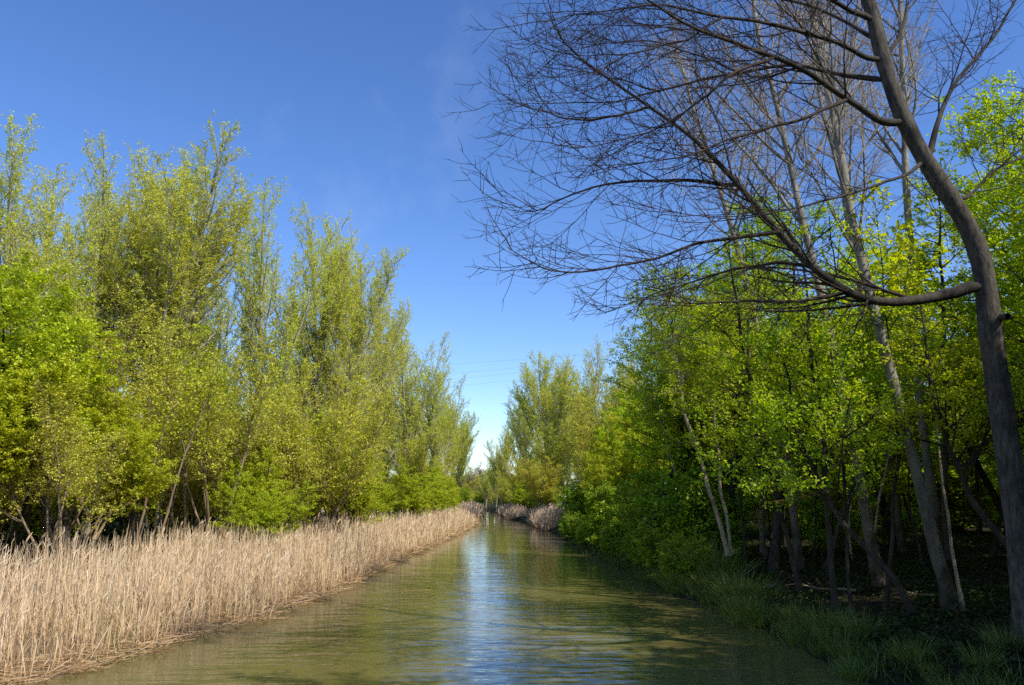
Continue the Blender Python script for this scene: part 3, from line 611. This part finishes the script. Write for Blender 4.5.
# leafy trees with visible leaning trunks
G_T = "slim trunks leaning over the wooded bank"
for nm, lab, pts, bark, lm, sd, t0 in [
  ("leaning_sapling", "pale thin stem leaning left over the tall sedge tuft, longer of a pair", [(728, 556, 25, .095), (716, 510, 25, .085), (700, 462, 25, .08), (685, 415, 25, .072), (677, 370, 25, .062), (672, 320, 25.2, .045), (668, 270, 25.4, .02)], "bark_palebrown", "maple", 21, .55),
  ("leaning_sapling", "pale thin upright stem, shorter of the pair above the tall sedge tuft", [(733, 554, 25.4, .075), (725, 510, 25.4, .066), (717, 460, 25.4, .06), (713, 415, 25.4, .052), (708, 350, 25.5, .035), (704, 300, 25.6, .015)], "bark_palebrown", "maple", 22, .55),
  ("slim_tree", "dark leaning trunk left of the orange broken branch", [(800, 590, 19, 0.095), (790, 545, 19, 0.082), (776, 494, 19, 0.075), (764, 440, 19, 0.068), (745, 360, 19.2, 0.058), (735, 300, 19.4, 0.041), (728, 240, 19.5, 0.014)], "bark_dark", "maple", 23, 0.286),
  ("slim_tree", "dark upright trunk standing straight at the water's edge right of the orange broken branch", [(834, 610, 17, 0.088), (830, 560, 17, 0.078), (826, 500, 17, 0.075), (822, 440, 17, 0.068), (812, 350, 17.2, 0.054), (806, 280, 17.4, 0.034), (800, 220, 17.5, 0.014)], "bark_dark", "maple", 24, 0.286),
  ("slim_tree", "dark trunk bending low towards the water below the pale trees", [(912, 612, 16, 0.085), (888, 575, 16, 0.088), (860, 540, 16.2, 0.078), (832, 509, 16.5, 0.068), (806, 455, 17, 0.054), (790, 400, 17.4, 0.041), (780, 340, 17.6, 0.017)], "bark_dark", "maple", 25, 0.340),
  ("slim_tree", "dark trunk leaning left in the deep shade beside the big bare trunk", [(1034, 590, 16, 0.116), (1022, 564, 16, 0.102), (995, 528, 16.2, 0.092), (968, 494, 16.4, 0.085), (945, 440, 16.8, 0.071), (930, 380, 17.2, 0.054), (920, 300, 17.6, 0.020)], "bark_dark", "maple", 26, 0.340),
  ("slim_tree", "dark straight trunk just right of the pale leaning tree", [(950, 560, 20, 0.116), (946, 470, 20, 0.105), (945, 380, 20, 0.092), (942, 300, 20.1, 0.068), (940, 220, 20.2, 0.034), (938, 160, 20.2, 0.014)], "bark_dark", "maple", 27, 0.306),
  ("slim_tree", "dark trunk among the shaded stems left of the pale trees", [(766, 556, 24, 0.082), (762, 500, 24, 0.075), (757, 430, 24, 0.068), (750, 360, 24.2, 0.054), (746, 290, 24.3, 0.027), (744, 250, 24.4, 0.010)], "bark_dark", "maple", 28, 0.286),
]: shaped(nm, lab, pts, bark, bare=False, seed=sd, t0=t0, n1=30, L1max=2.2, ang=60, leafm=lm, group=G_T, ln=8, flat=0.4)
# broken orange branch caught between the stems
rngb = np.random.default_rng(9)
br = own_tree("broken_branch", "broken orange brown branch hanging level between dark stems, lit by the sun", "branch", tuple(at(806, 495, 17.6)))
P, Rd = path([(822, 492, 17.4, .03), (806, 496, 17.5, .028), (792, 499, 17.6, .022), (772, 502, 17.7, .012)], 10); mb = MB(); tubes(mb, P, Rd, 6)
k1 = kids(rngb, P, Rd, 7, .3, .98, 28, 8, lambda t, i: 0.3 + 0.2 * (1 - t), 5, .1, 0, rr=.5, rmin=.006); tubes(mb, *k1, 4); part("stem", mb, M["deadwood"], br)

# ------------------------------------------------------------------ ground, water
xs = np.unique(np.concatenate([np.linspace(-900, -40, 24), np.linspace(-40, -12, 40), np.linspace(-12, 16, 141), np.linspace(16, 45, 40), np.linspace(45, 900, 24)]))
ys = np.unique(np.concatenate([np.linspace(-400, -10, 14), np.linspace(-10, 60, 176), np.linspace(60, 240, 120), np.linspace(240, 1800, 30)]))
X, Y = np.meshgrid(xs, ys); Z = ground_z(X, Y)
nx, ny = len(xs), len(ys); i = np.arange(ny - 1)[:, None]; j = np.arange(nx - 1)[None]
Q = np.stack([i * nx + j, i * nx + j + 1, (i + 1) * nx + j + 1, (i + 1) * nx + j], -1)
gm = quad_mesh("ground", np.stack([X, Y, Z], -1), Q, M["ground"], True)
dl = edge_l(Y) - X; at_ = gm.attributes.new("reed_litter", "FLOAT", "POINT"); at_.data.foreach_set("value", (np.clip((dl + 0.4) / 0.3, 0, 1) * np.clip((8.5 - dl) / 2, 0, 1)).astype(np.float32).ravel())
g = link("ground", gm); kind(g, "structure", "dark woodland soil and banks along the canal")
wy = np.unique(np.concatenate([np.linspace(-60, 0, 8), np.linspace(0, 240, 121), np.linspace(240, 500, 14)])); wl = edge_l(wy) - 0.9; wr = edge_r(wy) + 0.45
V = np.stack([np.stack([wl, wy, 0 * wy], -1), np.stack([wr, wy, 0 * wy], -1)], 1); i = np.arange(len(wy) - 1)
Q = np.stack([2 * i, 2 * i + 1, 2 * i + 3, 2 * i + 2], -1)
w = link("water", quad_mesh("water", V, Q, M["water"])); kind(w, "structure", "murky olive green canal water with low ripples")

# ------------------------------------------------------------------ reeds
def reeds(name, xs, ys, hs, wd, mat, seed, lean=0.24, label="", bent=0.2, leafn=1, plume=0.06):
    rng = np.random.default_rng(seed); n = len(xs)
    hs = hs * rng.uniform(0.5, 1.12, n) * (1 + 0.12 * np.sin(xs * 1.3 + 2 * np.sin(ys * 0.7)) * np.sin(ys * 1.9)) * np.where(rng.uniform(0, 1, n) < 0.03, 1.22, 1)
    fall = rng.uniform(0, 1, n) < bent
    az = rng.normal(0.3, 2.4, n); ln = np.abs(rng.normal(0, lean, n)) + np.where(fall, rng.uniform(0.3, 0.9, n), 0)
    D = np.stack([np.sin(ln) * np.cos(az), np.sin(ln) * np.sin(az), np.cos(ln)], 1)
    P0 = np.stack([xs, ys, np.maximum(ground_z(xs, ys), -0.05) - 0.05], 1)
    P = grow(rng, P0, D, hs, 4, 0.03, ts=-0.01)
    ang = rng.uniform(0, PI, n); S = np.stack([np.cos(ang), np.sin(ang) * 0.5, 0 * ang], 1)
    mb = MB()
    def ribbon(P, S, w):
        n_ = P.shape[1]
        V = np.stack([P - S[:, None] * w[..., None], P + S[:, None] * w[..., None]], 2)
        i = np.arange(n_ - 1); q = np.stack([2 * i, 2 * i + 1, 2 * i + 3, 2 * i + 2], -1)
        mb.add(V, (np.arange(len(P)) * 2 * n_)[:, None, None] + q[None])
    ww = wd * rng.uniform(0.55, 1.45, n)
    ribbon(P, S, ww[:, None] * np.array([0.55, 0.5, 0.42, 0.25])[None])
    idx = np.repeat(np.arange(n), leafn); t = rng.uniform(0.25, 0.9, len(idx)); p, T = sample(P, idx, t)
    nv = rng.normal(0, 1, p.shape); nv[:, 2] = np.abs(nv[:, 2]) * 0.3; d = nrm(T * 0.9 + nrm(nv) * 0.55)
    lp = grow(rng, p, d, hs[idx] * rng.uniform(0.10, 0.22, len(idx)), 4, 0.08, ts=-0.10)
    S2 = nrm(np.cross(d, np.array([0.2, 0.3, 1.0])) + rng.normal(0, 0.3, d.shape))
    ribbon(lp, S2, (ww[idx] * 0.8)[:, None] * np.array([0.4, 0.7, 0.5, 0.05])[None])
    pl = rng.uniform(0, 1, n) < plume
    tip = P[pl, -1]; pp = grow(rng, tip, nrm(P[pl, -1] - P[pl, -2] + np.array([0.2, 0, -0.1])), rng.uniform(0.12, 0.24, pl.sum()), 3, 0.1, ts=-0.1)
    ribbon(pp, S[pl], np.array([0.5, 1.2, 0.3])[None] * ww[pl][:, None] * 1.3)
    o = link(name, mb.mesh(name, mat)); kind(o, "stuff", label); return o
rng = np.random.default_rng(2)
def band(y0, y1, dens, w0, wfun):
    n = int((y1 - y0) * wfun * dens); y = rng.uniform(y0, y1, n); u = rng.uniform(0, 1, n) ** 0.9
    return edge_l(y) + 0.25 - u * wfun + rng.normal(0, 0.08, n) + 0.3 * (rng.uniform(0, 1, n) < 0.06), y, u
bx, by = [], []
for y0, y1, dens, wf in [(8, 22, 125, 7.5), (22, 34, 100, 7.5), (34, 60, 60, 6.0), (60, 107, 36, 4.2)]:
    x, y, u = band(y0, y1, dens, 0, wf); bx.append(x); by.append(y)
x = np.concatenate(bx); y = np.concatenate(by)
clump = 0.5 + 0.5 * np.sin(x * 1.9 + 1.3 * np.sin(y * 0.9)) * np.sin(y * 1.4 + np.sin(x * 1.1))
inlet = 0.55 * np.clip(np.sin(y * 2.3 + 1.1 * np.sin(y * 0.7)) * np.sin(y * 0.9 + 2), 0, 1)
keep = (rng.uniform(0, 1, len(x)) < 0.28 + 0.72 * clump) & ((edge_l(y) + 0.2 - x > inlet) | (rng.uniform(0, 1, len(x)) < 0.08)); x, y = x[keep], y[keep]
du = np.clip((edge_l(y) - x) / 1.6, 0, 1)
hh = (0.95 + 0.72 * du) * np.interp(y, [14, 24, 40, 90], [0.82, 0.9, 1.0, 1.12]) * (0.92 + 0.16 * clump[keep])
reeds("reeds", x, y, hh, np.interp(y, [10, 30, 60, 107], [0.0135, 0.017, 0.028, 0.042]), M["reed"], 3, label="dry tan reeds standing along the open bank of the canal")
# broken stalks lying at the waterline
n = 5200; yl = 8 + 95 * rng.uniform(0, 1, n) ** 1.5; xl = edge_l(yl) + 0.28 - 1.5 * rng.uniform(0, 1, n) ** 1.6
az = rng.uniform(0, 2 * PI, n); P0 = np.stack([xl, yl, np.maximum(ground_z(xl, yl), 0) + 0.01 + rng.uniform(0, 0.12, n)], 1)
P = grow(rng, P0, np.stack([np.cos(az), np.sin(az), rng.normal(0.05, 0.1, n)], 1), rng.uniform(0.2, 0.7, n), 3, 0.1)
P[:, :, 2] = np.maximum(P[:, :, 2], 0.006); mb = MB(); tubes(mb, P, np.full((n, 3), 0.006) * np.interp(yl, [10, 40, 100], [1, 2, 4])[:, None], 3)
o = link("reed_litter", mb.mesh("reed_litter", M["reed"])); kind(o, "stuff", "broken reed stalks lying along the waterline")
def patch(name, x0, x1, y0, y1, n, h, seed, label, w=0.06):
    r = np.random.default_rng(seed); y = r.uniform(y0, y1, n); u = r.uniform(0, 1, n)
    reeds(name, edge_r(y) + x0 + (x1 - x0) * u, y, np.full(n, h), np.full(n, w), M["reed_far"], seed + 1, label=label, bent=0.05)
patch("far_reeds", -0.5, 2.2, 76, 97, 3400, 1.75, 5, "pinkish dry reeds on the far wooded bank")
patch("far_reeds", -0.3, 2.4, 118, 165, 2200, 1.5, 7, "thin strip of reeds near the canal bend, wooded side", 0.08)
r = np.random.default_rng(9); y = r.uniform(120, 170, 2600); x = edge_l(y) + 0.3 - r.uniform(0, 3, 2600)
reeds("far_reeds", x, y, np.full(2600, 2.2), np.full(2600, 0.08), M["reed_far"], 10, label="small distant reed clump beyond the long reed bed")

# ------------------------------------------------------------------ sedge tufts and ground plants on the wooded bank
def sedge_mesh(seed, n=260, h=1.0, rad=0.35):
    rng = np.random.default_rng(seed); a = rng.uniform(0, 2 * PI, n); rr = rad * np.sqrt(rng.uniform(0, 1, n))
    P0 = np.stack([rr * np.cos(a), rr * np.sin(a), 0 * a - 0.05], 1)
    D = nrm(np.stack([np.cos(a) * rr / rad * 0.55 + rng.normal(0, .12, n), np.sin(a) * rr / rad * 0.55 + rng.normal(0, .12, n), np.ones(n)], 1))
    P = grow(rng, P0, D, h * rng.uniform(0.55, 1.15, n), 6, 0.05, ts=-0.13)
    ang = rng.uniform(0, PI, n); S = np.stack([np.cos(ang), np.sin(ang), 0 * ang], 1); w = 0.007 * rng.uniform(0.7, 1.3, n)[:, None] * np.array([.8, 1, 1, .8, .5, .05])[None]
    V = np.stack([P - S[:, None] * w[..., None], P + S[:, None] * w[..., None]], 2); i = np.arange(5); q = np.stack([2 * i, 2 * i + 1, 2 * i + 3, 2 * i + 2], -1)
    mb = MB(); mb.add(V, (np.arange(n) * 12)[:, None, None] + q[None]); return mb.mesh("sedge_tuft", M["sedge"])
SM = [sedge_mesh(100 + s) for s in range(4)]
def tuft(x, y, s, label, i):
    o = link("sedge_tuft", SM[i % 4]); o.location = (x, y, max(float(ground_z(x, y)), -0.02)); o.rotation_euler = (0, 0, i * 1.7); o.scale = (s * 1.15, s * 1.15, s)
    tag(o, label, "sedge tuft", "sedge tufts on the wooded bank"); return o
for i, (px, py, s, lab) in enumerate([(702, 588, 1.5, "tallest sedge tuft, sunlit at the water's edge below the pale leaning stems"), (722, 592, 1.3, "sedge tuft right against the tallest one"), (683, 572, 1.0, "small sedge tuft left of the tallest one"),
    (742, 606, 1.1, "sedge tuft halfway between the tallest tuft and the dark trunks"), (832, 642, 0.7, "bright sedge tuft on the near bank under the dark upright trunk"), (864, 652, 0.6, "bright sedge tuft on the near bank right of its twin"),
    (1012, 678, 0.55, "grassy tuft in the bottom right corner of the picture"), (985, 690, 0.45, "grassy tuft cut by the lower edge near the right corner")]):
    d = CM @ Vector(((px - W / 2) / F_PX, (H / 2 - py) / F_PX, -1.0)); t = -(EYE - 0.12) / d.z
    tuft(d.x * t, d.y * t, s, lab, i)
rng = np.random.default_rng(12)
for i in range(64):
    Yt = 11.5 + i * 0.45; tuft(float(edge_r(Yt)) + rng.uniform(-0.1, 0.8), Yt, rng.uniform(0.3, 0.55) * (1.5 if 19 < Yt < 29 else 1.0), "low dim sedge tuft in the shaded fringe along the wooded bank", i)
for i, (x, y, lab) in enumerate([(8.2, 16.5, "fallen dead branch on the dark floor near the foot of the pale leaning tree"), (9.6, 20.5, "fallen dead branch lying between the thin stems"), (7.6, 22.5, "fallen dead branch behind the tallest sedge tuft"), (10.6, 15.6, "fallen dead branch beside the big bare trunk"), (11.5, 19, "fallen dead branch deep in the shaded wood")]):
    fr = np.random.default_rng(300 + i); az = fr.uniform(0, 2 * PI); z = float(ground_z(x, y)) + 0.06
    o = own_tree("fallen_branch", lab, "branch", (x, y, z), "fallen branches on the wood floor")
    P = grow(fr, np.array([[x, y, z]]), np.array([[math.cos(az), math.sin(az), 0.08]]), np.array([fr.uniform(1.6, 3)]), 9, 0.12); Rd = 0.045 * np.linspace(1, 0.3, 9)[None]
    mb = MB(); tubes(mb, P, Rd, 6); tubes(mb, *kids(fr, P, Rd, 6, .25, .95, 40, 10, lambda t, i: 0.5 + 0 * t, 5, .12, 0.03, rr=.5, rmin=.006), 4); part("stem", mb, M["twig_brown"], o)
n = 11000; y = 10.5 + 45 * rng.uniform(0, 1, n) ** 1.4; x = edge_r(y) + rng.normal(0.42, 0.28, n) + 0.2 * np.sin(y * 2.1)
kp = rng.uniform(0, 1, n) < 0.12 + 0.88 * np.clip(np.sin(y * 1.7 + x) * np.sin(y * 0.63 + 1) + 0.25, 0, 1); x, y = x[kp], y[kp]; n = len(x)
P0 = np.stack([x, y, np.maximum(ground_z(x, y), 0) - 0.03], 1); D = np.stack([rng.normal(-0.15, 0.35, n), rng.normal(0, 0.35, n), np.ones(n)], 1)
P = grow(rng, P0, D, rng.uniform(0.15, 0.5, n), 5, 0.06, ts=-0.16); ang = rng.uniform(0, PI, n); S = np.stack([np.cos(ang), np.sin(ang), 0 * ang], 1)
wv = 0.007 * rng.uniform(0.6, 1.3, n)[:, None] * np.array([.8, 1, .9, .6, .05])[None]
V = np.stack([P - S[:, None] * wv[..., None], P + S[:, None] * wv[..., None]], 2); i = np.arange(4); q = np.stack([2 * i, 2 * i + 1, 2 * i + 3, 2 * i + 2], -1)
mb = MB(); mb.add(V, (np.arange(n) * 10)[:, None, None] + q[None]); o = link("grass", mb.mesh("grass", M["sedge"])); kind(o, "stuff", "thin trailing grass along the waterline of the wooded bank")
n = 16000; y = 10 + 40 * rng.uniform(0, 1, n) ** 1.4; x = edge_r(y) + 0.5 + 18 * rng.uniform(0, 1, n); c = np.stack([x, y, ground_z(x, y) + 0.015], 1)
mb = MB(); leaves(rng, mb, np.stack([c, c + 0.01], 1), 2, 0.05, 0.035, 0.03, 2.5); o = link("leaf_litter", mb.mesh("leaf_litter", M["dead_leaf"])); kind(o, "stuff", "brown fallen leaves on the floor of the shaded wood")
# herbs and fallen leaves on the floor of both woods
n = 60000; y = 9 + 50 * rng.uniform(0, 1, n) ** 1.5; x = edge_r(y) + 0.3 + 22 * rng.uniform(0, 1, n) ** 1.2
dn = np.sin(x * 0.9 + 2 * np.sin(y * 0.5)) * np.sin(y * 0.8 + x * 0.3) + rng.normal(0, 0.4, n); k = dn > 0.0; x, y = x[k], y[k]; n = len(x)
mb = MB(); c = np.stack([x, y, ground_z(x, y) + rng.uniform(0.01, 0.22, n) * rng.uniform(0, 1, n)], 1)
leaves(rng, mb, np.stack([c, c + 0.01], 1), 3, 0.055, 0.04, 0.05, 1.2)
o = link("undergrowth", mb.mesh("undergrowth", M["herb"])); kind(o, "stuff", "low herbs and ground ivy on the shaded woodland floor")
n = 9000; y = 12 + 90 * rng.uniform(0, 1, n) ** 1.3; x = edge_l(y) - 5 - 12 * rng.uniform(0, 1, n); c = np.stack([x, y, ground_z(x, y) + rng.uniform(0.02, 0.5, n)], 1)
mb = MB(); leaves(rng, mb, np.stack([c, c + 0.01], 1), 4, 0.06, 0.045, 0.1, 0.8)
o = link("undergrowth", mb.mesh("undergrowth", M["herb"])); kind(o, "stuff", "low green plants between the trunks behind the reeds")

# ------------------------------------------------------------------ wires over the canal
YW = 116
for (x0, y0, x1, y1), lab in [((392, 283.5, 600, 283), "single thin wire high above the canal gap, far above the others"), ((427, 366, 528, 359), "highest wire of the bundle low over the canal gap"),
                              ((425, 376, 548, 365), "second wire from the top of the bundle over the canal gap"), ((423, 382.5, 548, 369.5), "second wire from the bottom of the bundle over the canal gap"), ((420, 390, 561, 375), "lowest wire of the bundle over the canal gap")]:
    a = at(x0, y0, YW); b = at(x1, y1, YW - 6); d = (b - a) / (b[0] - a[0]); mid = (a + b) / 2
    xx = np.linspace(-110, 110, 40); P = mid[None] + d[None] * xx[:, None]; P[:, 2] += 0.00035 * xx ** 2
    mb = MB(); tubes(mb, P[None], np.full((1, 40), 0.010), 4); o = link("power_line", mb.mesh("power_line", M["wire"], True)); tag(o, lab, "wire", "power lines over the canal")

# ------------------------------------------------------------------ light and sky
SUN_AZ, SUN_EL = R(134), R(45)      # azimuth clockwise from the canal's direction
sd = Vector((math.sin(SUN_AZ) * math.cos(SUN_EL), math.cos(SUN_AZ) * math.cos(SUN_EL), math.sin(SUN_EL)))
L = bpy.data.lights.new("sun", "SUN"); L.energy = 5.0; L.angle = R(0.5); L.color = (1.0, 0.955, 0.87)
so = bpy.data.objects.new("sun", L); C.objects.link(so); so.rotation_euler = sd.to_track_quat("Z", "Y").to_euler(); so.location = (30, -20, 50)
wd = bpy.data.worlds.new("World"); bpy.context.scene.world = wd; wd.use_nodes = True; nt = wd.node_tree; nt.nodes.clear()
out = nt.nodes.new("ShaderNodeOutputWorld"); bg = nt.nodes.new("ShaderNodeBackground"); sky = nt.nodes.new("ShaderNodeTexSky")
sky.sky_type = "NISHITA"; sky.sun_disc = False; sky.sun_elevation = SUN_EL; sky.sun_rotation = SUN_AZ; sky.air_density = 1.0; sky.dust_density = 0.3; sky.ozone_density = 3.0; sky.altitude = 700
hs = nt.nodes.new("ShaderNodeHueSaturation"); hs.inputs["Saturation"].default_value = 1.2; hs.inputs["Value"].default_value = 1.42; hs.inputs["Hue"].default_value = 0.511
nt.links.new(sky.outputs[0], hs.inputs["Color"])
# a few faint wisps of high cloud
tc = nt.nodes.new("ShaderNodeTexCoord"); mp = nt.nodes.new("ShaderNodeMapping"); mp.inputs["Scale"].default_value = (3.2, 3.0, 2.4); mp.inputs["Rotation"].default_value = (0.3, 0.5, 0.2)
nt.links.new(tc.outputs["Generated"], mp.inputs[0]); nz = nt.nodes.new("ShaderNodeTexNoise"); nz.inputs["Scale"].default_value = 1.0; nz.inputs["Detail"].default_value = 7; nz.inputs["Roughness"].default_value = 0.62
nt.links.new(mp.outputs[0], nz.inputs["Vector"]); cr = nt.nodes.new("ShaderNodeValToRGB"); cr.color_ramp.elements[0].position = 0.585; cr.color_ramp.elements[1].position = 0.8
cr.color_ramp.elements[1].color = (0.14, 0.14, 0.14, 1); nt.links.new(nz.outputs["Fac"], cr.inputs[0])
mx = nt.nodes.new("ShaderNodeMix"); mx.data_type = "RGBA"; nt.links.new(cr.outputs[0], mx.inputs[0]); nt.links.new(hs.outputs[0], mx.inputs[6]); mx.inputs[7].default_value = (6, 6.5, 7.5, 1)
nt.links.new(mx.outputs[2], bg.inputs[0]); bg.inputs[1].default_value = 0.15; nt.links.new(bg.outputs[0], out.inputs[0])

S = bpy.context.scene
S.view_settings.view_transform = "Standard"; S.view_settings.look = "None"; S.view_settings.exposure = 0; S.view_settings.gamma = 1
S.render.engine = "CYCLES"; cy = S.cycles
cy.max_bounces = 7; cy.diffuse_bounces = 3; cy.glossy_bounces = 3; cy.transmission_bounces = 4; cy.transparent_max_bounces = 4
cy.caustics_reflective = False; cy.caustics_refractive = False; cy.sample_clamp_indirect = 6
cy.use_denoising = False
